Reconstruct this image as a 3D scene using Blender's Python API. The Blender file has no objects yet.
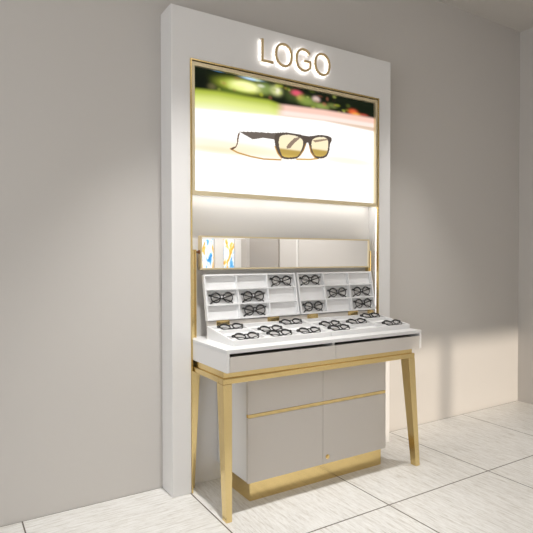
import bpy, bmesh, math, random
import numpy as np
from mathutils import Vector, Matrix
random.seed(4)
S = bpy.context.scene
C = S.collection

# ------------------------------------------------------------------ materials
def mat(name, col, rough=.5, metal=0, emis=None, strength=0, spec=.5, bump=None, coat=0):
    m = bpy.data.materials.new(name); m.use_nodes = True
    b = m.node_tree.nodes['Principled BSDF']
    b.inputs['Base Color'].default_value = (*col, 1)
    b.inputs['Roughness'].default_value = rough
    b.inputs['Metallic'].default_value = metal
    b.inputs['Specular IOR Level'].default_value = spec
    b.inputs['Coat Weight'].default_value = coat
    if emis:
        b.inputs['Emission Color'].default_value = (*emis, 1)
        b.inputs['Emission Strength'].default_value = strength
    if bump:
        nt = m.node_tree
        tc = nt.nodes.new('ShaderNodeTexCoord'); mp = nt.nodes.new('ShaderNodeMapping')
        mp.inputs['Scale'].default_value = bump[0]
        n = nt.nodes.new('ShaderNodeTexNoise'); n.inputs['Scale'].default_value = 1; n.inputs['Detail'].default_value = 4
        bp = nt.nodes.new('ShaderNodeBump'); bp.inputs['Strength'].default_value = bump[1]; bp.inputs['Distance'].default_value = bump[2]
        nt.links.new(tc.outputs['Object'], mp.inputs['Vector']); nt.links.new(mp.outputs[0], n.inputs['Vector'])
        nt.links.new(n.outputs['Fac'], bp.inputs['Height']); nt.links.new(bp.outputs[0], b.inputs['Normal'])
    return m
WALL = mat('wall_paint', (.550, .522, .490), .75, bump=((60, 60, 60), .05, .002))
CEIL = mat('ceiling_paint', (.56, .53, .49), .8)
RWALL = mat('side_wall_paint', (.550, .522, .490), .75)
WHITE = mat('white_lacquer', (.73, .715, .70), .38, bump=((200, 200, 200), .02, .001))
TOPW = mat('white_counter', (.70, .695, .69), .35)
TRAYW = mat('white_acrylic', (.76, .757, .755), .35)
DRAWER = mat('shaded_white_lacquer', (.60, .56, .515), .38)  # shade of the front faces put into the colour, darker than the white
INNER = mat('drawer_liner', (.30, .26, .23), .7)
DARK = mat('dark_void', (.03, .028, .026), .8)
GOLD = mat('brushed_brass', (.78, .60, .28), .22, 1, bump=((6, 6, 260), .06, .001))
GOLDV = mat('satin_brass', (.80, .63, .31), .23, 1, bump=((300, 300, 5), .06, .001))
GOLDP = mat('pale_brass', (.80, .69, .46), .38, .75)
BROWN = mat('bronze_knob', (.25, .11, .05), .35, .7)
LETTER = mat('brass_letter', (.56, .41, .21), .45, .4)
HALO = mat('halo_led', (1, 1, 1), .5, emis=(1, .98, .96), strength=6)
LED = mat('led_strip', (1, 1, 1), .5, emis=(1, .97, .92), strength=7)
LEDV = mat('side_led', (1, 1, 1), .5, emis=(1, .97, .93), strength=2.2)
BLACK = mat('black_acetate', (.008, .008, .009), .22, coat=.3)
MIRROR = mat('mirror_glass', (.93, .93, .93), .01, 1)
TRIMW = mat('white_trim', (.8, .79, .77), .5)

def lens_mat():
    m = bpy.data.materials.new('clear_lens'); m.use_nodes = True; nt = m.node_tree; nt.nodes.clear()
    o = nt.nodes.new('ShaderNodeOutputMaterial'); mx = nt.nodes.new('ShaderNodeMixShader')
    t = nt.nodes.new('ShaderNodeBsdfTransparent'); t.inputs[0].default_value = (.985, .98, .975, 1)
    g = nt.nodes.new('ShaderNodeBsdfGlossy'); g.inputs['Roughness'].default_value = .05
    mx.inputs[0].default_value = .05
    nt.links.new(t.outputs[0], mx.inputs[1]); nt.links.new(g.outputs[0], mx.inputs[2]); nt.links.new(mx.outputs[0], o.inputs[0])
    return m
LENS = lens_mat()
def pane_mat():
    m = bpy.data.materials.new('window_glass'); m.use_nodes = True; nt = m.node_tree; nt.nodes.clear()
    o = nt.nodes.new('ShaderNodeOutputMaterial'); mx = nt.nodes.new('ShaderNodeMixShader')
    t = nt.nodes.new('ShaderNodeBsdfTransparent'); g = nt.nodes.new('ShaderNodeBsdfGlossy'); g.inputs['Roughness'].default_value = .02
    mx.inputs[0].default_value = .05
    nt.links.new(t.outputs[0], mx.inputs[1]); nt.links.new(g.outputs[0], mx.inputs[2]); nt.links.new(mx.outputs[0], o.inputs[0])
    return m
PANE = pane_mat()

TS, TX, TY = .8, 1.1022, 2.7003      # tile size and grid origin
def floor_mat():
    m = bpy.data.materials.new('travertine_tile'); m.use_nodes = True; nt = m.node_tree; N = nt.nodes; L = nt.links
    b = N['Principled BSDF']
    def math_(op, a, c=None):
        n = N.new('ShaderNodeMath'); n.operation = op
        for i, v in enumerate((a, c)):
            if v is None: continue
            if isinstance(v, (int, float)): n.inputs[i].default_value = v
            else: L.new(v, n.inputs[i])
        return n.outputs[0]
    tc = N.new('ShaderNodeTexCoord'); sp = N.new('ShaderNodeSeparateXYZ'); L.new(tc.outputs['Object'], sp.inputs[0])
    u = math_('DIVIDE', math_('SUBTRACT', sp.outputs[0], TX), TS)
    v = math_('DIVIDE', math_('SUBTRACT', sp.outputs[1], TY), TS)
    du = math_('ABSOLUTE', math_('SUBTRACT', math_('FRACT', math_('ADD', u, .5)), .5))
    dv = math_('ABSOLUTE', math_('SUBTRACT', math_('FRACT', math_('ADD', v, .5)), .5))
    d = math_('MINIMUM', du, dv)
    grout = math_('LESS_THAN', d, .0042)
    iu = math_('FLOOR', u); iv = math_('FLOOR', v)
    left = math_('LESS_THAN', sp.outputs[0], TX)
    # tile dependent offset, grain along Y on most tiles and along X on the row left of the display
    off = math_('ADD', math_('MULTIPLY', iu, 7.31), math_('MULTIPLY', iv, 3.77))
    ca = N.new('ShaderNodeCombineXYZ'); L.new(math_('MULTIPLY', sp.outputs[0], 80), ca.inputs[0]); L.new(math_('MULTIPLY', sp.outputs[1], 7), ca.inputs[1]); L.new(off, ca.inputs[2])
    cb = N.new('ShaderNodeCombineXYZ'); L.new(math_('MULTIPLY', sp.outputs[0], 7), cb.inputs[0]); L.new(math_('MULTIPLY', sp.outputs[1], 80), cb.inputs[1]); L.new(off, cb.inputs[2])
    mv = N.new('ShaderNodeMix'); mv.data_type = 'VECTOR'; L.new(left, mv.inputs[0]); L.new(ca.outputs[0], mv.inputs[4]); L.new(cb.outputs[0], mv.inputs[5])
    n1 = N.new('ShaderNodeTexNoise'); n1.inputs['Scale'].default_value = 1; n1.inputs['Detail'].default_value = 6; n1.inputs['Roughness'].default_value = .62; n1.inputs['Distortion'].default_value = .15
    L.new(mv.outputs[1], n1.inputs['Vector'])
    n2 = N.new('ShaderNodeTexNoise'); n2.inputs['Scale'].default_value = 3.2; n2.inputs['Detail'].default_value = 5; n2.inputs['Roughness'].default_value = .7
    L.new(mv.outputs[1], n2.inputs['Vector'])
    r = N.new('ShaderNodeValToRGB'); L.new(n1.outputs['Fac'], r.inputs[0])
    r.color_ramp.elements[0].position = .30; r.color_ramp.elements[0].color = (.55, .52, .475, 1)
    r.color_ramp.elements[1].position = .60; r.color_ramp.elements[1].color = (.775, .765, .74, 1)
    e = r.color_ramp.elements.new(.44); e.color = (.70, .685, .655, 1)
    r2 = N.new('ShaderNodeValToRGB'); L.new(n2.outputs['Fac'], r2.inputs[0])
    r2.color_ramp.elements[0].position = .34; r2.color_ramp.elements[0].color = (.72, .69, .63, 1)
    r2.color_ramp.elements[1].position = .52; r2.color_ramp.elements[1].color = (1, 1, 1, 1)
    mm = N.new('ShaderNodeMix'); mm.data_type = 'RGBA'; mm.blend_type = 'MULTIPLY'; mm.inputs[0].default_value = .8
    L.new(r.outputs[0], mm.inputs[6]); L.new(r2.outputs[0], mm.inputs[7])
    mg = N.new('ShaderNodeMix'); mg.data_type = 'RGBA'; L.new(grout, mg.inputs[0]); L.new(mm.outputs[2], mg.inputs[6]); mg.inputs[7].default_value = (.085, .065, .045, 1)
    L.new(mg.outputs[2], b.inputs['Base Color'])
    b.inputs['Roughness'].default_value = .42
    bp = N.new('ShaderNodeBump'); bp.inputs['Strength'].default_value = .15; bp.inputs['Distance'].default_value = .002
    h = math_('SUBTRACT', n1.outputs['Fac'], math_('MULTIPLY', grout, 1.5)); L.new(h, bp.inputs['Height']); L.new(bp.outputs[0], b.inputs['Normal'])
    return m
FLOOR = floor_mat()

# ------------------------------------------------------------------ helpers
def box(bm, x0, x1, y0, y1, z0, z1):
    vs = [bm.verts.new((x, y, z)) for x in (x0, x1) for y in (y0, y1) for z in (z0, z1)]
    for f in ((0, 1, 3, 2), (4, 6, 7, 5), (0, 4, 5, 1), (2, 3, 7, 6), (0, 2, 6, 4), (1, 5, 7, 3)):
        bm.faces.new([vs[i] for i in f])
def frustum(bm, bot, top):
    """bot, top = (x0,x1,y0,y1,z)"""
    vs = []
    for (x0, x1, y0, y1, z) in (bot, top):
        vs.append([bm.verts.new(p) for p in ((x0, y0, z), (x1, y0, z), (x1, y1, z), (x0, y1, z))])
    a, b = vs
    bm.faces.new(a[::-1]); bm.faces.new(b)
    for i in range(4): bm.faces.new((a[i], a[(i+1) % 4], b[(i+1) % 4], b[i]))
def prism(bm, pts, axis, a, b):
    """polygon pts (2d) extruded along axis from a to b; axis 'y': pts are x,z ; axis 'x': pts are y,z"""
    def P(p, t): return (p[0], t, p[1]) if axis == 'y' else (t, p[0], p[1])
    A = [bm.verts.new(P(p, a)) for p in pts]; B = [bm.verts.new(P(p, b)) for p in pts]
    n = len(pts)
    bm.faces.new(A); bm.faces.new(B[::-1])
    for i in range(n): bm.faces.new((A[i], A[(i+1) % n], B[(i+1) % n], B[i]))
def obj(name, bm, m, parent=None, bevel=0, smooth=False, loc=None, seg=2):
    bmesh.ops.recalc_face_normals(bm, faces=bm.faces)
    me = bpy.data.meshes.new(name); bm.to_mesh(me); bm.free()
    me.materials.append(m)
    o = bpy.data.objects.new(name, me); C.objects.link(o)
    if smooth:
        for p in me.polygons: p.use_smooth = True
    if bevel:
        md = o.modifiers.new('bevel', 'BEVEL'); md.width = bevel; md.segments = seg; md.limit_method = 'ANGLE'; md.angle_limit = math.radians(40)
    if parent: o.parent = parent; o.matrix_parent_inverse = Matrix.Identity(4)
    if loc: o.location = loc
    return o
def boxobj(name, m, parent, *boxes, bevel=0, loc=(0, 0, 0)):
    bm = bmesh.new()
    for b in boxes:
        box(bm, b[0]-loc[0], b[1]-loc[0], b[2]-loc[1], b[3]-loc[1], b[4]-loc[2], b[5]-loc[2])
    return obj(name, bm, m, parent, bevel)
def thing(name, label, cat, loc=(0, 0, 0), group=None):
    o = bpy.data.objects.new(name, None); C.objects.link(o); o.location = loc; o.empty_display_size = .1
    o['label'] = label; o['category'] = cat
    if group: o['group'] = group
    return o
def tag(o, label, cat, group=None):
    o['label'] = label; o['category'] = cat
    if group: o['group'] = group
    return o
def struct(o): o['kind'] = 'structure'; return o
def tube(bm, pts, rad, closed=False, n=8, squash=1.0, up=Vector((0, 1, 0))):
    pts = [Vector(p) for p in pts]; m = len(pts)
    if not isinstance(rad, (list, tuple)): rad = [rad]*m
    rings = []
    for i, p in enumerate(pts):
        if closed: t = pts[(i+1) % m]-pts[i-1]
        else: t = pts[min(i+1, m-1)]-pts[max(i-1, 0)]
        t.normalize()
        a = up.cross(t)
        if a.length < 1e-4: a = Vector((1, 0, 0))
        a.normalize(); b = t.cross(a)
        rings.append([bm.verts.new(p+a*math.cos(2*math.pi*k/n)*rad[i]+b*math.sin(2*math.pi*k/n)*rad[i]*squash) for k in range(n)])
    for i in range(m if closed else m-1):
        A, B = rings[i], rings[(i+1) % m]
        for k in range(n): bm.faces.new((A[k], A[(k+1) % n], B[(k+1) % n], B[k]))
    if not closed: bm.faces.new(rings[0][::-1]); bm.faces.new(rings[-1])

# ------------------------------------------------------------------ room
W = 2.7003; XR = 4.247; XL = -2.6; YF = -2.35; ZC = 3.196
struct(boxobj('floor', FLOOR, None, (XL-.12, XR+.12, YF-.12, W+.12, -.1, 0)))
struct(boxobj('ceiling', CEIL, None, (XL-.12, XR+.12, YF-.12, W+.12, ZC, ZC+.1)))
struct(boxobj('wall_back', WALL, None, (XL-.12, XR+.12, W, W+.12, 0, ZC)))
struct(boxobj('wall_right', RWALL, None, (XR, XR+.12, YF, W, 0, ZC)))
WX0, WX1, WZ0, WZ1 = 2.22, 4.245, 1.56, 2.25     # high window in the wall behind the camera
VY0, VY1, VZ0, VZ1 = -1.6, 1.9, .3, 2.6          # unseen window left of the camera, added to carry the fill light
struct(boxobj('wall_front', WALL, None,
              (XL-.12, WX0, YF-.12, YF, 0, ZC), (WX0, WX1, YF-.12, YF, 0, WZ0), (WX0, WX1, YF-.12, YF, WZ1, ZC), (WX1, XR+.12, YF-.12, YF, 0, ZC)))
struct(boxobj('wall_left', WALL, None, (XL-.12, XL, YF, VY0, 0, ZC), (XL-.12, XL, VY1, W, 0, ZC), (XL-.12, XL, VY0, VY1, 0, VZ0), (XL-.12, XL, VY0, VY1, VZ1, ZC)))
w1 = struct(boxobj('window_1', TRIMW, None, (WX0, WX1, YF-.08, YF-.04, WZ0, WZ0+.02), (WX0, WX1, YF-.08, YF-.04, WZ1-.02, WZ1), (WX0, WX0+.02, YF-.08, YF-.04, WZ0+.02, WZ1-.02),
                   (3.09, 3.18, YF-.08, YF-.04, WZ0+.02, WZ1-.02)))
boxobj('window_pane', PANE, w1, (WX0+.02, 3.09, YF-.064, YF-.058, WZ0+.02, WZ1-.02), (3.18, WX1, YF-.064, YF-.058, WZ0+.02, WZ1-.02))
a_, b_ = XL-.08, XL-.03
w2 = struct(boxobj('added_window', TRIMW, None, (a_, b_, VY0, VY1, VZ0, VZ0+.04), (a_, b_, VY0, VY1, VZ1-.04, VZ1), (a_, b_, VY0, VY0+.04, VZ0+.04, VZ1-.04),
                   (a_, b_, VY1-.04, VY1, VZ0+.04, VZ1-.04), (a_, b_, .13, .17, VZ0+.04, VZ1-.04)))
boxobj('window_pane', PANE, w2, (XL-.06, XL-.054, VY0+.04, .13, VZ0+.04, VZ1-.04), (XL-.06, XL-.054, .17, VY1-.04, VZ0+.04, VZ1-.04))
# pale pilaster and panel seen only in the mirror
struct(boxobj('trim_1', TRIMW, None, (4.02, 4.13, YF, YF+.03, 0, WZ0-.01), (3.655, 3.80, YF, YF+.03, 0, WZ0-.01), bevel=.002))
struct(boxobj('trim_2', mat('taupe_panel', (.36, .33, .30), .6), None, (XR-.03, XR, -2.2, -1.35, 0, 2.6), bevel=.002))
struct(boxobj('trim_3', TRIMW, None, (XR-.012, XR, -.9, -.87, 0, ZC), bevel=.002))

def print_mat(seed):
    m = bpy.data.materials.new('abstract_print'); m.use_nodes = True; nt = m.node_tree; N = nt.nodes; L = nt.links
    b = N['Principled BSDF']
    tc = N.new('ShaderNodeTexCoord'); mp = N.new('ShaderNodeMapping'); mp.inputs['Location'].default_value = (seed, 0, seed*.7); mp.inputs['Rotation'].default_value = (0, .7, 0); mp.inputs['Scale'].default_value = (5, 1, 2)
    L.new(tc.outputs['Object'], mp.inputs[0])
    n = N.new('ShaderNodeTexNoise'); n.inputs['Scale'].default_value = 1.6; n.inputs['Detail'].default_value = 3; n.inputs['Distortion'].default_value = 1.5; L.new(mp.outputs[0], n.inputs['Vector'])
    r = N.new('ShaderNodeValToRGB'); r.color_ramp.elements[0].position = .30; r.color_ramp.elements[0].color = (.02, .2, .6, 1)
    r.color_ramp.elements[1].position = .70; r.color_ramp.elements[1].color = (.75, .32, .03, 1)
    for p, c in ((.40, (.12, .45, .8, 1)), (.45, (.85, .93, 1, 1)), (.5, (.60, .66, .80, 1)), (.54, (.95, .95, .97, 1)), (.57, (.95, .6, .15, 1))):
        e = r.color_ramp.elements.new(p); e.color = c
    L.new(n.outputs['Fac'], r.inputs[0]); L.new(r.outputs[0], b.inputs['Base Color']); L.new(r.outputs[0], b.inputs['Emission Color'])
    b.inputs['Emission Strength'].default_value = .35
    return m
for i, (a, b_, lab) in enumerate(((3.30, 3.63, 'backlit abstract print in blue and gold, left one reflected in the mirror'), (3.82, 4.0, 'backlit abstract print in white with an orange streak, right one reflected in the mirror'))):
    t = thing('wall_print', lab, 'picture', ((a+b_)/2, YF+.001, .3), 'backlit prints reflected in the mirror')
    w = (b_-a)/2
    bm = bmesh.new(); box(bm, -w, w, 0, .02, 0, 1.25); obj('picture_panel', bm, print_mat(2.3+i*4.1), t)

# ------------------------------------------------------------------ display wall unit
P = 2.548; OX0, OX1, OZ = 1.106, 2.447, 2.300; HX0, HX1, HZ = 1.0, 2.5546, 2.5585; RB = 2.64
U = thing('display_wall_unit', 'tall white wall unit framing a brass edged niche with lit screen', 'display unit', ((HX0+HX1)/2, W-.01, 0))
UL = Vector(U.location)
def ub(name, m, *boxes, bevel=0, parent=None):
    return boxobj(name, m, parent or U, *boxes, bevel=bevel, loc=UL)
bm = bmesh.new()
prism(bm, [(x-UL.x, z-UL.z) for x, z in ((HX0, 0), (OX0, 0), (OX0, OZ), (OX1, OZ), (OX1, 0), (HX1, 0), (HX1, HZ), (HX0, HZ))], 'y', P-UL.y, W-.001-UL.y)
obj('surround', bm, WHITE, U, .003)
ub('niche_back', WHITE, (OX0+.0005, OX1-.0005, RB, W-.002, .0005, OZ-.0005))
# thin brass edge lining the niche opening
T = .008
bm = bmesh.new()
prism(bm, [(x-UL.x, z-UL.z) for x, z in ((OX0, .001), (OX0+T, .001), (OX0+T, OZ-T), (OX1-T, OZ-T), (OX1-T, .001), (OX1, .001), (OX1, OZ), (OX0, OZ))], 'y', P-.006-UL.y, P+.012-UL.y)
obj('brass_edge', bm, GOLD, U, .0008)
# light box
LX0, LX1, LZ0, LZ1 = OX0+T+.001, OX1-T-.003, 1.586, OZ-T-.005
fw = .020
ub('light_box', DARK, (LX0+.002, LX1-.002, P+.018, RB-.001, LZ0+.012, LZ1-.002))
ub('screen_frame', GOLDP, (LX0, LX1, P-.002, P+.018, LZ1-fw, LZ1), (LX0, LX1, P-.002, P+.018, LZ0, LZ0+fw+.003), (LX0, LX0+.017, P-.002, P+.018, LZ0+fw+.003, LZ1-fw), (LX1-.017, LX1, P-.002, P+.018, LZ0+fw+.003, LZ1-fw), bevel=.0012)
ub('led_strip', LED, (OX0+.015, OX1-.015, P+.030, P+.055, LZ0+.006, LZ0+.0118))

ub('led_strip', LEDV, (OX0+.001, OX0+.006, P+.0125, P+.020, .83, LZ0-.01))
ub('led_strip', LEDV, (OX1-.006, OX1-.001, P+.0125, P+.020, .83, LZ0-.01))

# picture on the screen: sunglasses on a sunlit table, garden out of focus
def inpoly(X, Z, poly):
    r = np.zeros(X.shape, bool); n = len(poly); j = n-1
    for i in range(n):
        xi, zi = poly[i]; xj, zj = poly[j]
        if zi != zj:
            c = ((zi > Z) != (zj > Z)) & (X < (xj-xi)*(Z-zi)/(zj-zi)+xi)
            r ^= c
        j = i
    return r
def sm(x, a, b):
    t = np.clip((x-a)/(b-a), 0, 1); return t*t*(3-2*t)
def chaikin(p, k=2):
    for _ in range(k):
        q = []
        for i in range(len(p)):
            a, b = p[i], p[(i+1) % len(p)]
            q += [(a[0]*.75+b[0]*.25, a[1]*.75+b[1]*.25), (a[0]*.25+b[0]*.75, a[1]*.25+b[1]*.75)]
        p = q
    return p
sx0, sx1, sz0, sz1 = LX0+.012, LX1-.012, LZ0+.015, LZ1-.012
NX, NZ = 460, 236
gx = np.linspace(sx0, sx1, NX); gz = np.linspace(sz0, sz1, NZ)
X, Z = np.meshgrid(gx, gz)
img = np.zeros((NZ, NX, 3)); 
def put(mask, col):
    mask = np.asarray(mask, float)[..., None]
    img[:] = img*(1-mask)+np.array(col)*mask
def blob(x, z, rx, rz, col, a=1, soft=1.0):
    d = ((X-x)/rx)**2+((Z-z)/rz)**2
    put(a*np.exp(-(d*1.5)**1.5/soft), col)
put(np.ones_like(X), (.006, .010, .004))
blob(1.42, 2.212, .17, .045, (.50, .60, .06)); blob(1.45, 2.215, .11, .032, (.98, 1.0, .42)); blob(1.35, 2.17, .10, .02, (.10, .16, .02), .7)
blob(1.49, 2.266, .08, .013, (.5, .72, .95)); blob(1.28, 2.27, .04, .006, (.1, .3, .6)); blob(1.235, 2.18, .035, .02, (.16, .14, .06), .8)
blob(1.58, 2.225, .06, .04, (.22, .30, .08)); blob(1.655, 2.225, .05, .035, (.62, .66, .28)); blob(1.665, 2.225, .02, .02, (.9, .85, .65), .8)
blob(1.76, 2.22, .06, .05, (.05, .07, .02)); blob(1.80, 2.235, .05, .022, (.75, .10, .16), .95); blob(1.83, 2.21, .035, .02, (.7, .5, .12), .8)
blob(1.87, 2.2, .08, .035, (.26, .34, .07), .9); blob(1.945, 2.222, .035, .022, (.75, .55, .5), .9); blob(1.98, 2.185, .08, .022, (.32, .40, .10), .8)
blob(2.07, 2.20, .05, .02, (.20, .24, .06), .7); blob(2.24, 2.185, .05, .025, (.75, .12, .04)); blob(2.27, 2.175, .05, .015, (.85, .40, .07), .8)
blob(2.33, 2.18, .05, .012, (.5, .08, .05), .7)
rs = random.Random(11)
for k in range(45):
    x = rs.uniform(1.27, 2.2); g = rs.random()
    blob(x, 2.165+rs.random()*.1, rs.uniform(.010, .028), rs.uniform(.008, .016), (.10+.7*g, .14+.72*g, .02+.25*g*rs.random()) if rs.random() < .75 else (.75*g, .25*g, .15*g), .3)
blob(1.45, 2.215, .10, .028, (1.0, 1.0, .5), .8); blob(1.40, 2.20, .07, .02, (.8, .88, .25), .6); blob(1.18, 2.2, .06, .06, (.004, .006, .003)); blob(1.55, 2.235, .03, .012, (1, 1, .8), .5)
# lawn
top = np.interp(X, [1.13, 1.275, 1.45, 1.6, 1.70, 1.76], [2.149, 2.160, 2.160, 2.163, 2.147, 2.12])
put(sm(Z, 2.20, 2.10)*0+(1-sm(Z-top, -.014, .014))*(1-sm(X, 1.66, 1.74)), (.42, .50, .06))
put((1-sm(Z-top, -.06, -.005))*(1-sm(X, 1.66, 1.74)), (.74, .80, .26))
put((1-sm(Z-top, -.11, -.05))*(1-sm(X, 1.66, 1.74)), (.90, .93, .58))
# brick path
tp = np.interp(X, [1.66, 2.0, 2.414], [2.150, 2.166, 2.172])
put((1-sm(Z-tp, -.012, .012))*sm(X, 1.64, 1.73), (.93, .60, .50))
put((1-sm(Z-tp, -.045, -.025))*sm(X, 1.64, 1.73), (.96, .80, .72))
put((1-sm(Z-tp, -.068, -.055))*sm(X, 1.64, 1.73), (.74, .55, .42))
# table top
tt = np.interp(X, [1.13, 1.275, 1.45, 1.70, 2.0, 2.414], [2.046, 2.056, 2.066, 2.084, 2.098, 2.086])
put(1-sm(Z-tt, -.010, .010), (1.12, 1.10, 1.07))
blob(1.33, 1.868, .46, .055, (.95, .80, .52), .62); blob(1.25, 1.84, .25, .022, (.93, .74, .42), .5); blob(1.60, 1.855, .35, .035, (.98, .80, .50), .45); blob(2.2, 1.87, .30, .03, (.98, .86, .60), .6); blob(1.4, 1.90, .3, .012, (1.1, 1.05, .95), .5)
def line(pts, w, col):
    m = np.zeros_like(X)
    for (x0, z0), (x1, z1) in zip(pts, pts[1:]):
        dx, dz = x1-x0, z1-z0; t = np.clip(((X-x0)*dx+(Z-z0)*dz)/(dx*dx+dz*dz), 0, 1)
        m = np.maximum(m, 1-sm(np.hypot(X-x0-t*dx, Z-z0-t*dz), w*.5, w*1.2))
    put(m, col)
line([(1.353, 1.856), (1.398, 1.839), (1.482, 1.826), (1.569, 1.82), (1.687, 1.827)], .005, (.55, .30, .07))
line([(1.80, 1.842), (1.90, 1.85), (1.96, 1.862)], .005, (.62, .36, .08))
GR = (.105, .080, .065)
put(inpoly(X, Z, chaikin([(1.405, 1.953), (1.396, 1.93), (1.391, 1.875), (1.365, 1.865), (1.35, 1.854), (1.365, 1.848), (1.398, 1.876), (1.405, 1.924), (1.414, 1.95)], 1)), (.16, .09, .05))
lensL = chaikin([(1.674, 1.956), (1.697, 1.974), (1.753, 1.983), (1.82, 1.977), (1.849, 1.957), (1.844, 1.921), (1.82, 1.872), (1.796, 1.853), (1.701, 1.842), (1.683, 1.873), (1.671, 1.917)])
lensR = chaikin([(1.913, 1.973), (1.958, 1.994), (2.019, 1.999), (2.041, 1.98), (2.037, 1.926), (2.021, 1.883), (1.943, 1.87), (1.918, 1.898), (1.908, 1.936)])
outer = chaikin([(1.642, 1.975), (1.697, 1.990), (1.791, 1.995), (1.868, 1.988), (1.908, 1.992), (1.978, 2.011), (2.06, 2.008), (2.070, 1.987), (2.053, 1.964), (2.048, 1.911), (2.018, 1.869), (1.938, 1.858), (1.903, 1.890), (1.888, 1.946), (1.876, 1.953), (1.855, 1.914), (1.824, 1.862), (1.793, 1.842), (1.697, 1.831), (1.665, 1.861), (1.642, 1.918)], 1)
put(inpoly(X, Z, [(1.408, 1.957), (1.517, 1.969), (1.623, 1.976), (1.68, 1.985), (1.673, 1.956), (1.65, 1.923), (1.637, 1.942), (1.57, 1.942), (1.495, 1.924), (1.44, 1.944)]), (.16, .13, .11))
put(inpoly(X, Z, outer), GR)
line([(1.645, 1.90), (1.665, 1.862), (1.69, 1.838)], .004, (.60, .32, .08)); line([(1.895, 1.93), (1.905, 1.895), (1.935, 1.866)], .005, (.50, .26, .06)); line([(1.868, 1.94), (1.85, 1.90), (1.825, 1.868)], .004, (.5, .28, .08))
for lp, zc in ((lensL, 1.892), (lensR, 1.915)):
    m = inpoly(X, Z, lp)
    put(m*1.0, (.98, .86, .58)); put(m*(1-sm(Z, zc-.006, zc+.010)), (.52, .36, .09)); put(m*(1-sm(Z, zc-.05, zc-.02))*.6, (.85, .62, .15))
    put(m*sm(Z, zc+.05, zc+.09)*.5, (.85, .78, .62))
put(inpoly(X, Z, [(1.725, 1.908), (1.743, 1.93), (1.781, 1.965), (1.82, 1.977), (1.824, 1.97), (1.781, 1.934), (1.753, 1.903), (1.729, 1.897)]), (.30, .22, .16))
put(inpoly(X, Z, [(1.917, 1.969), (2.029, 1.991), (2.034, 1.983), (1.937, 1.957)]), (.36, .26, .18))
verts = np.stack([X-UL.x, np.zeros_like(X)+P+.0175-UL.y, Z-UL.z], -1).reshape(-1, 3)
idx = np.arange(NX*NZ).reshape(NZ, NX)
faces = np.stack([idx[:-1, :-1], idx[:-1, 1:], idx[1:, 1:], idx[1:, :-1]], -1).reshape(-1, 4)
me = bpy.data.meshes.new('screen'); me.from_pydata(verts.tolist(), [], faces.tolist())
ca = me.color_attributes.new('picture', 'FLOAT_COLOR', 'POINT')
ca.data.foreach_set('color', np.concatenate([img.reshape(-1, 3), np.ones((NX*NZ, 1))], 1).astype(np.float32).ravel())
sm_ = bpy.data.materials.new('lit_picture'); sm_.use_nodes = True
b = sm_.node_tree.nodes['Principled BSDF']; at = sm_.node_tree.nodes.new('ShaderNodeVertexColor'); at.layer_name = 'picture'
sm_.node_tree.links.new(at.outputs[0], b.inputs['Emission Color']); b.inputs['Emission Strength'].default_value = 1.1
b.inputs['Base Color'].default_value = (.004, .004, .004, 1); b.inputs['Roughness'].default_value = .6; b.inputs['Specular IOR Level'].default_value = .05
me.materials.append(sm_)
so = bpy.data.objects.new('screen', me); C.objects.link(so); so.parent = U

# ------------------------------------------------------------------ LOGO letters
def stroke(bm, pts, w, y0, y1, closed=False):
    pts = [Vector(p) for p in pts]; n = len(pts); Lf, Rt = [], []
    for i, p in enumerate(pts):
        if closed: a, c = pts[i-1], pts[(i+1) % n]
        else: a, c = pts[max(i-1, 0)], pts[min(i+1, n-1)]
        d1 = (p-a).normalized() if (p-a).length > 1e-9 else (c-p).normalized(); d2 = (c-p).normalized() if (c-p).length > 1e-9 else d1
        t = (d1+d2).normalized(); nrm = Vector((-t.y, t.x)); k = w/2/max(.3, nrm.dot(Vector((-d1.y, d1.x))))
        Lf.append(p+nrm*k); Rt.append(p-nrm*k)
    V = [[bm.verts.new((q.x, y, q.y)) for q in S_] for S_ in (Lf, Rt) for y in (y0, y1)]
    lf, lb, rf, rb = V
    for i in range(n if closed else n-1):
        j = (i+1) % n
        bm.faces.new((lf[i], lf[j], rf[j], rf[i])); bm.faces.new((lb[i], rb[i], rb[j], lb[j]))
        bm.faces.new((lf[i], lb[i], lb[j], lf[j])); bm.faces.new((rf[i], rf[j], rb[j], rb[i]))
    if not closed:
        for i in (0, n-1): bm.faces.new((lf[i], rf[i], rb[i], lb[i]))
def ell(cx, cz, rx, rz, a0, a1, n, e=2.15):
    out = []
    for i in range(n+1):
        a = math.radians(a0+(a1-a0)*i/n); c, s = math.cos(a), math.sin(a)
        out.append((cx+rx*math.copysign(abs(c)**(2/e), c), cz+rz*math.copysign(abs(s)**(2/e), s)))
    return out
sg = thing('illuminated_sign', 'halo lit brass lettering reading LOGO on the white header', 'sign', (1.78, P, 2.36))
SL = Vector(sg.location)
cz = 2.424; hz = .062; ws = .0128
def letters():
    yield [([(1.5375, 2.4875), (1.5375, 2.3665), (1.609, 2.3665)], False)]
    yield [(ell(1.683, cz, .054, hz, 0, 360, 48)[:-1], True)]
    g = ell(1.824, cz, .052, hz, 38, 318, 40); yield [(g + [(1.8715, 2.386), (1.8715, 2.419)], False), ([(1.8785, 2.419), (1.826, 2.419)], False)]
    yield [(ell(1.963, cz, .054, hz, 0, 360, 48)[:-1], True)]
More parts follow.
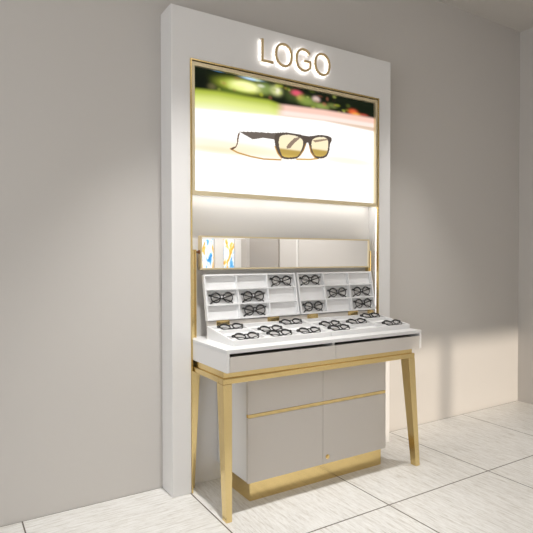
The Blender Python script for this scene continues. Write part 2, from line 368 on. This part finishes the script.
for st in letters():
    bm = bmesh.new(); bm2 = bmesh.new()
    for pts, cl in st:
        q = [(p[0]-SL.x, p[1]-SL.z) for p in pts]
        stroke(bm, q, ws, -.025, -.016, cl); stroke(bm2, q, ws*.8, -.0158, -.0135, cl)
    # stand-off pins behind the letter
    p = st[0][0][len(st[0][0])//3]
    for p in (st[0][0][0], st[0][0][len(st[0][0])//2]):
        pt = Vector((p[0]-SL.x, 0, p[1]-SL.z)); tube(bm, [pt+Vector((0, -.017, 0)), pt+Vector((0, -.0005, 0))], .003, up=Vector((0, 0, 1)))
    lt = obj('letter', bm, LETTER, sg)
    obj('halo_light', bm2, HALO, lt)

# ------------------------------------------------------------------ counter table
TX0, TX1, TYF, TYB, TZ0, TZ1 = 1.1145, 2.4235, 2.157, 2.638, .712, .820
TB = thing('display_counter', 'white two drawer display counter on a stepped brass frame', 'counter', ((TX0+TX1)/2, 2.4, 0))
TL = Vector(TB.location)
def tb(name, m, *boxes, bevel=0, parent=None): return boxobj(name, m, parent or TB, *boxes, bevel=bevel, loc=TL)
th = .016; DV = 1.768
tb('counter_top', TOPW, (TX0, TX1, TYF, TYB, TZ1-.019, TZ1), bevel=.0015)
tb('carcass', WHITE, (TX0, TX0+th, TYF, TYB, TZ0, TZ1-.0191), (TX1-th, TX1, TYF, TYB, TZ0, TZ1-.0191), (DV-.008, DV+.008, TYF+.0195, TYB-.02, TZ0+.008, TZ1-.0191), (TX0+th, TX1-th, TYB-.02, TYB, TZ0, TZ1-.0191), (TX0+th, TX1-th, TYF+.022, TYB-.02, TZ0, TZ0+.008), bevel=.001)
for a, b_ in ((TX0+th+.002, DV-.0012), (DV+.0012, TX1-th-.002)):
    d = tb('drawer', DRAWER, (a, b_, TYF+.001, TYF+.019, TZ0+.0005, .785), bevel=.001)
    tb('drawer_box', INNER, (a+.009, b_-.009, TYF+.0195, TYB-.05, TZ0+.012, .778), parent=d)
def ring(x0, x1, y0, y1, z0, z1, w): return [(x0, x1, y0, y0+w, z0, z1), (x0, x1, y1-w, y1, z0, z1), (x0, x0+w, y0+w, y1-w, z0, z1), (x1-w, x1, y0+w, y1-w, z0, z1)]
tb('upper_rail', GOLD, *ring(1.127, 2.403, 2.213, 2.600, .676, TZ0, .03), bevel=.001)
tb('lower_rail', GOLD, *ring(1.117, 2.414, 2.200, 2.612, .648, .676, .05), bevel=.004)
def leg(bot, top):
    bm = bmesh.new()
    o = TL
    frustum(bm, (bot[0]-o.x, bot[1]-o.x, bot[2]-o.y, bot[3]-o.y, 0), (top[0]-o.x, top[1]-o.x, top[2]-o.y, top[3]-o.y, .648))
    return obj('leg', bm, GOLDV, TB, .0015)
leg((1.118, 1.148, 2.168, 2.212), (1.117, 1.166, 2.200, 2.268))
leg((2.395, 2.426, 2.168, 2.212), (2.364, 2.414, 2.200, 2.268))
leg((1.1165, 1.146, 2.598, 2.628), (1.117, 1.166, 2.566, 2.612))
leg((2.395, 2.426, 2.598, 2.628), (2.364, 2.414, 2.566, 2.612))

# ------------------------------------------------------------------ cabinet below
CX0, CX1, CYF, CYB, CZ0, CZ1 = 1.302, 2.258, 2.285, 2.636, .103, .7115
CB = thing('base_cabinet', 'white storage cabinet with brass handle strip and brass plinth under the counter', 'cabinet', ((CX0+CX1)/2, 2.46, 0))
CL = Vector(CB.location)
def cb(name, m, *boxes, bevel=0, parent=None): return boxobj(name, m, parent or CB, *boxes, bevel=bevel, loc=CL)
cb('body', WHITE, (CX0+.001, CX1-.001, CYF+.020, CYB, CZ0, CZ1), bevel=.001)
cb('plinth', GOLD, (CX0+.020, CX1-.020, CYF+.020, CYB, 0, CZ0), bevel=.001)
sx = 1.781
for a, b_ in ((CX0, sx-.0012), (sx+.0012, CX1)):
    cb('drawer', DRAWER, (a, b_, CYF, CYF+.0195, .455, CZ1-.001), bevel=.001)
    dr = cb('door', DRAWER, (a, b_, CYF, CYF+.0195, CZ0-.001, .434), bevel=.001)
    if a > 1.7:
        bm = bmesh.new()
        for r, y0, y1 in ((.0125, CYF-.004, CYF+.001), (.008, CYF-.008, CYF-.003)):
            tube(bm, [(1.812-CL.x, y0-CL.y, .140), (1.812-CL.x, y1-CL.y, .140)], r, n=20, up=Vector((0, 0, 1)))
        box(bm, 1.8115-CL.x, 1.8125-CL.x, CYF-.0088-CL.y, CYF-.0075-CL.y, .137, .143)
        lk = obj('lock', bm, GOLD, dr); lk['label'] = 'small round brass lock'
cb('handle_strip', GOLD, (CX0+.001, CX1-.001, CYF+.0005, CYF+.019, .436, .453), bevel=.0008)

# ------------------------------------------------------------------ trays
def lower_tray(x0, x1, label):
    """wedge tray lying on the counter, 3 by 3 shallow cells"""
    y0, y1 = 2.236, 2.530; zf, zb = .0265, .0665; w = x1-x0; D = y1-y0
    t = thing('glasses_tray', label, 'tray', ((x0+x1)/2, y0, TZ1), 'sloping trays lying on the counter')
    cell = .0180; sl = (zb-zf)/D
    bm = bmesh.new()
    prism(bm, [(0, 0), (D, 0), (D, zb-cell), (0, zf-cell)], 'x', -w/2, w/2)
    def bar(xa, xb, ya, yb):
        bx = []
        vs = [[bm.verts.new((x, y, zf-cell-.0005+sl*y if k == 0 else zf+sl*y)) for x, y in ((xa, ya), (xb, ya), (xb, yb), (xa, yb))] for k in (0, 1)]
        a, b2 = vs
        bm.faces.new(a[::-1]); bm.faces.new(b2)
        for i in range(4): bm.faces.new((a[i], a[(i+1) % 4], b2[(i+1) % 4], b2[i]))
    rim = .010
    bar(-w/2, w/2, 0, rim); bar(-w/2, w/2, D-rim, D); bar(-w/2, -w/2+rim, rim, D-rim); bar(w/2-rim, w/2, rim, D-rim)
    for k in (1, 2):
        xc = -w/2+w*k/3; bar(xc-.003, xc+.003, rim, D-rim)
    xs = [-w/2+rim, -w/6-.003, -w/6+.003, w/6-.003, w/6+.003, w/2-rim]
    for k in (1, 2):
        yc = D*k/3
        for i in (0, 2, 4): bar(xs[i], xs[i+1], yc-.003, yc+.003)
    obj('tray_body', bm, TRAYW, t)
    boxobj('back_lip', DRAWER, t, (-w/2, w/2, D+.0002, D+.004, 0, .0885))
    slots = {}
    for c in range(3):
        for r in range(3):
            y = D*(r+.5)/3
            slots[(c, r)] = Vector((t.location.x+(c-1)*w/3, y0+y, TZ1+zf-cell+sl*y))
    return t, slots, math.atan(sl)
def upper_tray(x0, x1, label, hx):
    yb_, zb_, yt_, zt_ = 2.525, .915, 2.575, 1.162
    H_ = math.hypot(yt_-yb_, zt_-zb_); ang = math.atan2(yt_-yb_, zt_-zb_); w = x1-x0; D = .026
    t = thing('glasses_tray', label, 'tray', ((x0+x1)/2, yb_, zb_), 'upright trays behind the counter trays')
    R = Matrix.Rotation(-ang, 4, 'X')
    bm = bmesh.new(); rim = .009; dv = .0075
    box(bm, -w/2, w/2, D-.006, D, 0, H_)
    box(bm, -w/2, w/2, 0, D-.006, 0, rim); box(bm, -w/2, w/2, 0, D-.006, H_-rim, H_)
    box(bm, -w/2, -w/2+rim, 0, D-.006, rim, H_-rim); box(bm, w/2-rim, w/2, 0, D-.006, rim, H_-rim)
    xs = [-w/2+rim, -w/6-dv/2, -w/6+dv/2, w/6-dv/2, w/6+dv/2, w/2-rim]
    for k in (1, 2): box(bm, xs[2*k-1], xs[2*k], 0, D-.006, rim, H_-rim)
    for k in (1, 2):
        for i in (0, 2, 4): box(bm, xs[i], xs[i+1], .002, D-.006, H_*k/3-dv/2, H_*k/3+dv/2)
    bm.transform(R)
    obj('tray_body', bm, TRAYW, t)
    for h in hx:
        bm = bmesh.new(); o = t.location
        box(bm, h-.042-o.x, h+.036-o.x, 2.5245-o.y, 2.5298-o.y, .8870-o.z, .9135-o.z)
        obj('hinge', bm, GOLD, t, .0008)
    slots = {}
    for c in range(3):
        for r in range(3):
            z = H_*(r+.5)/3
            slots[(c, r)] = t.matrix_basis.to_translation()+(R @ Vector(((c-1)*w/3, D-.006, H_*r/3+(rim if r == 0 else dv/2))))
    return t, slots, ang
def pin(t, x):
    bm = bmesh.new(); o = t.location
    tube(bm, [(x-.018-o.x, 2.519-o.y, .901-o.z), (x+.018-o.x, 2.519-o.y, .901-o.z)], .0105, n=16); obj('hinge_barrel', bm, GOLD, t, smooth=False)
LA = lower_tray(1.190, 1.797, 'white sloping glasses tray on the counter, the left of the two')
LB = lower_tray(1.801, 2.408, 'white sloping glasses tray on the counter, the right of the two')
UA = upper_tray(1.192, 1.794, 'white upright glasses tray below the mirror, the left of the two', (1.288, 1.612))
UB = upper_tray(1.806, 2.408, 'white upright glasses tray below the mirror, the right of the two', (1.894, 2.212))

pin(UB[0], 2.352)

# ------------------------------------------------------------------ eyeglasses
def make_glasses(name, label, cat):
    t = thing(name, label, cat)
    bm = bmesh.new()
    def rim_path(s):
        pts, rad = [], []
        for i in range(32):
            a = 2*math.pi*i/32; c, s_ = math.cos(a), math.sin(a)
            rx = .0285; rz = .0265
            x = rx*c*(1+.06*s_); z = rz*s_
            pts.append((s*(.0375+x), .0015*abs(c), z)); rad.append(.0032+.0022*max(0, s_)**.7)
        return pts, rad
    for s in (-1, 1):
        p, r = rim_path(s); tube(bm, p, r, True, 8)
        tube(bm, [(s*.062, .001, .013), (s*.070, .0015, .0165), (s*.0765, .004, .016)], [.0036, .0048, .0045], n=8)
        tube(bm, [(s*.011, .004, -.003), (s*.0075, .007, -.010)], [.0022, .003], n=6)
    tube(bm, [(-.0115, 0, .011), (-.005, -.001, .0145), (.005, -.001, .0145), (.0115, 0, .011)], [.0036, .0032, .0032, .0036], n=8)
    obj('frame_front', bm, BLACK, t, smooth=True)
    for s in (-1, 1):
        bm = bmesh.new(); n = 24
        vs = [bm.verts.new((s*(.0375+.0278*math.cos(2*math.pi*i/n)*(1+.06*math.sin(2*math.pi*i/n))), .0012, .0258*math.sin(2*math.pi*i/n))) for i in range(n)]
        vb = [bm.verts.new((v.co.x, v.co.y+.0012, v.co.z)) for v in vs]
        bm.faces.new(vs); bm.faces.new(vb[::-1])
        for i in range(n): bm.faces.new((vs[i], vs[(i+1) % n], vb[(i+1) % n], vb[i]))
        obj('lens', bm, LENS, t)
    for s, dy in ((-1, .009), (1, .0145)):
        bm = bmesh.new()
        tube(bm, [(s*.0765, .005, .016), (s*.075, dy, .0145), (s*.04, dy+.0005, .006), (-s*.0, dy+.0005, -.004), (-s*.035, dy, -.0135), (-s*.055, dy, -.021), (-s*.069, dy-.001, -.0305)],
             [.0042, .0042, .0034, .0032, .0034, .0042, .0038], n=8, squash=.6)
        obj('temple', bm, BLACK, t, smooth=True)
    return t
proto = make_glasses('eyeglasses', 'x', 'eyeglasses')
kids = list(proto.children)
allco = [c.matrix_basis @ v.co for c in kids for v in c.data.vertices]
first = [True]
def place(loc, rot, label, group):
    if first[0]: o = proto; first[0] = False
    else:
        o = proto.copy(); C.objects.link(o)
        for k in kids:
            c = k.copy(); c.parent = o; C.objects.link(c)
    o.location = loc; o.rotation_euler = rot; o['label'] = label; o['group'] = group
    return o
rn = ['bottom', 'middle', 'top']; cn = ['left', 'middle', 'right']; ln = ['front', 'middle', 'back']
for (t, slots, ang), side, picks in ((UA, 'left', ((2, 2), (0, 1), (1, 1), (1, 0))), (UB, 'right', ((0, 2), (1, 1), (2, 1), (0, 0), (2, 0)))):
    for c, r in picks:
        R = Matrix.Rotation(-ang, 3, 'X')
        zmin = min(v.z for v in allco); ymax = max(v.y for v in allco)
        p = slots[(c, r)]+R @ Vector((-.001, -ymax-.0004, -zmin+.0004))
        place(p, (-ang, 0, 0), 'black round eyeglasses in the %s row, %s column of the %s upright tray' % (rn[r], cn[c], side), 'eyeglasses in the upright trays')
from collections import defaultdict
SH = defaultdict(lambda: (0, .018)); SH.update({('left', 0, 2): (.012, .016), ('left', 2, 0): (-.012, .018), ('right', 0, 0): (-.008, .018)})
tilt = math.radians(25)
for (t, slots, ang), side, picks in ((LA, 'left', ((0, 2), (0, 0), (1, 1), (1, 0), (2, 2), (2, 0))), (LB, 'right', ((0, 1), (0, 0), (1, 1), (2, 2), (2, 0)))):
    for c, r in picks:
        a = ang-(math.pi/2-tilt) ; yaw = random.uniform(-.03, .03)
        # lean back from upright; keep the lowest point on the sloping cell floor
        R = Matrix.Rotation(yaw, 3, 'Z') @ Matrix.Rotation(-(math.pi/2-tilt), 3, 'X')
        N_ = Vector((0, -math.sin(ang), math.cos(ang)))
        low = min((R @ v).dot(N_) for v in allco)
        ys = [(R @ v).y for v in allco]
        p = slots[(c, r)]+N_*(-low+.0004)+Vector((0, -(max(ys)+min(ys))/2-SH[(side, c, r)][1], 0))
        dx, dy = SH[(side, c, r)]
        lo = t.location.y+(.010 if r == 0 else .294*r/3+.003)+.001      # stay behind the front wall of the cell
        p.y = max(p.y, lo-min(ys)); dy = slots[(c, r)].y+N_.y*(-low+.0004)-(max(ys)+min(ys))/2-p.y
        p.z = p.z - ((max(ys)+min(ys))/2+dy)*math.tan(ang); p.x += dx
        place(p, (-(math.pi/2-tilt), 0, yaw), 'black round eyeglasses in the %s row, %s column of the %s sloping tray' % (ln[r], cn[c], side), 'eyeglasses in the sloping trays')

# ------------------------------------------------------------------ mirror on posts
MX0, MX1, MZ0, MZ1, MY0, MY1 = 1.172, 2.386, 1.188, 1.372, 2.566, 2.602
MR = thing('tilting_mirror', 'long low brass framed mirror between two brass posts on the counter', 'mirror', ((MX0+MX1)/2, 2.6, TZ1))
ML = Vector(MR.location)
def mb(name, m, *boxes, bevel=0, parent=None): return boxobj(name, m, parent or MR, *boxes, bevel=bevel, loc=ML)
f = .009
mf = mb('mirror_frame', GOLDP, (MX0, MX1, MY0, MY1, MZ1-f, MZ1), (MX0, MX1, MY0, MY1, MZ0, MZ0+f), (MX0, MX0+f, MY0, MY1, MZ0+f, MZ1-f), (MX1-f, MX1, MY0, MY1, MZ0+f, MZ1-f), bevel=.0008)
mb('mirror_glass', MIRROR, (MX0+f-.002, MX1-f+.002, MY0+.006, MY0+.010, MZ0+f-.002, MZ1-f+.002))
mb('mirror_back', WHITE, (MX0+f-.001, MX1-f+.001, MY0+.0105, MY1-.001, MZ0+f-.001, MZ1-f+.001))
for a, b_ in ((1.134, 1.158), (2.400, 2.424)):
    po = mb('post', GOLDV, (a, b_, 2.600, 2.622, TZ1, 1.297), (a, a+.006, 2.592, 2.600, TZ1, 1.297), (b_-.006, b_, 2.592, 2.600, TZ1, 1.297), bevel=.0008)
for a, b_ in ((1.158, 1.1725), (2.3855, 2.4)):
    bm = bmesh.new(); tube(bm, [(a-.003-ML.x, 2.603-ML.y, 1.284-ML.z), (b_-ML.x, 2.603-ML.y, 1.284-ML.z)], .007, n=14)
    obj('pivot_pin', bm, BROWN, MR)
bm = bmesh.new(); tube(bm, [(MX0-.004-ML.x, 2.583-ML.y, 1.284-ML.z), (MX0+.001-ML.x, 2.583-ML.y, 1.284-ML.z)], .011, n=16)
obj('pivot_knob', bm, BROWN, MR)

# ------------------------------------------------------------------ lights
def lamp(kind, name, loc, rot=None, target=None, **kw):
    l = bpy.data.lights.new(name, kind); o = bpy.data.objects.new(name, l); C.objects.link(o); o.location = loc
    for k, v in kw.items(): setattr(l, k, v)
    if target is not None: o.rotation_euler = (Vector(target)-Vector(loc)).to_track_quat('-Z', 'Y').to_euler()
    elif rot: o.rotation_euler = rot
    return o
tn = .32
lamp('SUN', 'sun', (3.3, -6, 3), target=(3.334, -6+1, 3-tn), energy=2.9, angle=math.radians(2.0), color=(1, .89, .76))
lamp('SPOT', 'down_spot', (1.05, 1.88, 3.15), target=(1.03, 2.08, 0), energy=275, spot_size=math.radians(60), spot_blend=1, shadow_soft_size=.03, color=(1, .99, .975))
lamp('SPOT', 'down_spot', (2.75, 1.92, 3.15), target=(2.72, 2.12, 0), energy=140, spot_size=math.radians(62), spot_blend=1, shadow_soft_size=.03, color=(1, .98, .95))
lamp('SPOT', 'down_spot', (3.2, -.9, 3.15), target=(3.9, -1.1, .8), energy=260, spot_size=math.radians(120), spot_blend=.8, shadow_soft_size=.05, color=(1, .965, .92))  # added spot, brightens the walls reflected in the mirror
lamp('AREA', 'left_fill', (XL+.02, (VY0+VY1)/2, (VZ0+VZ1)/2), target=(3, (VY0+VY1)/2+.8, 1.0), energy=60, shape='RECTANGLE', size=VY1-VY0, size_y=VZ1-VZ0, color=(.985, .99, 1))  # added soft fill from the left, placed at the unseen window
lamp('AREA', 'ceiling_fill', (1.0, 0.2, ZC-.03), target=(1.0, 0.2, 0), energy=12, shape='RECTANGLE', size=2.4, size_y=1.6, color=(1, .975, .95))  # added weak fill from above, no fixture modelled
w = bpy.data.worlds.new('World'); S.world = w; w.use_nodes = True
w.node_tree.nodes['Background'].inputs[0].default_value = (.86, .92, 1, 1); w.node_tree.nodes['Background'].inputs[1].default_value = 1.2

# ------------------------------------------------------------------ camera
fpx, yaw, pitch, roll = (520.9318498226002, 0.5537775942696453, 0.0171259972660199, -0.0010688163479789178)
cam = bpy.data.cameras.new('camera'); co = bpy.data.objects.new('camera', cam); C.objects.link(co)
cam.sensor_width = 36; cam.sensor_fit = 'HORIZONTAL'; cam.lens = fpx/533*36; cam.clip_start = .02
fw_ = Vector((math.sin(yaw)*math.cos(pitch), math.cos(yaw)*math.cos(pitch), -math.sin(pitch)))
rt = Vector((math.cos(yaw), -math.sin(yaw), 0)); up = rt.cross(fw_)
r2 = rt*math.cos(roll)+up*math.sin(roll); u2 = -rt*math.sin(roll)+up*math.cos(roll)
M = Matrix((r2, u2, -fw_)).transposed().to_4x4(); M.translation = Vector((0, 0, 1.25326))
co.matrix_world = M
S.camera = co
S.view_settings.view_transform = 'Standard'; S.view_settings.look = 'None'; S.view_settings.gamma = 1; S.view_settings.use_curve_mapping = False
S.view_settings.exposure = 0
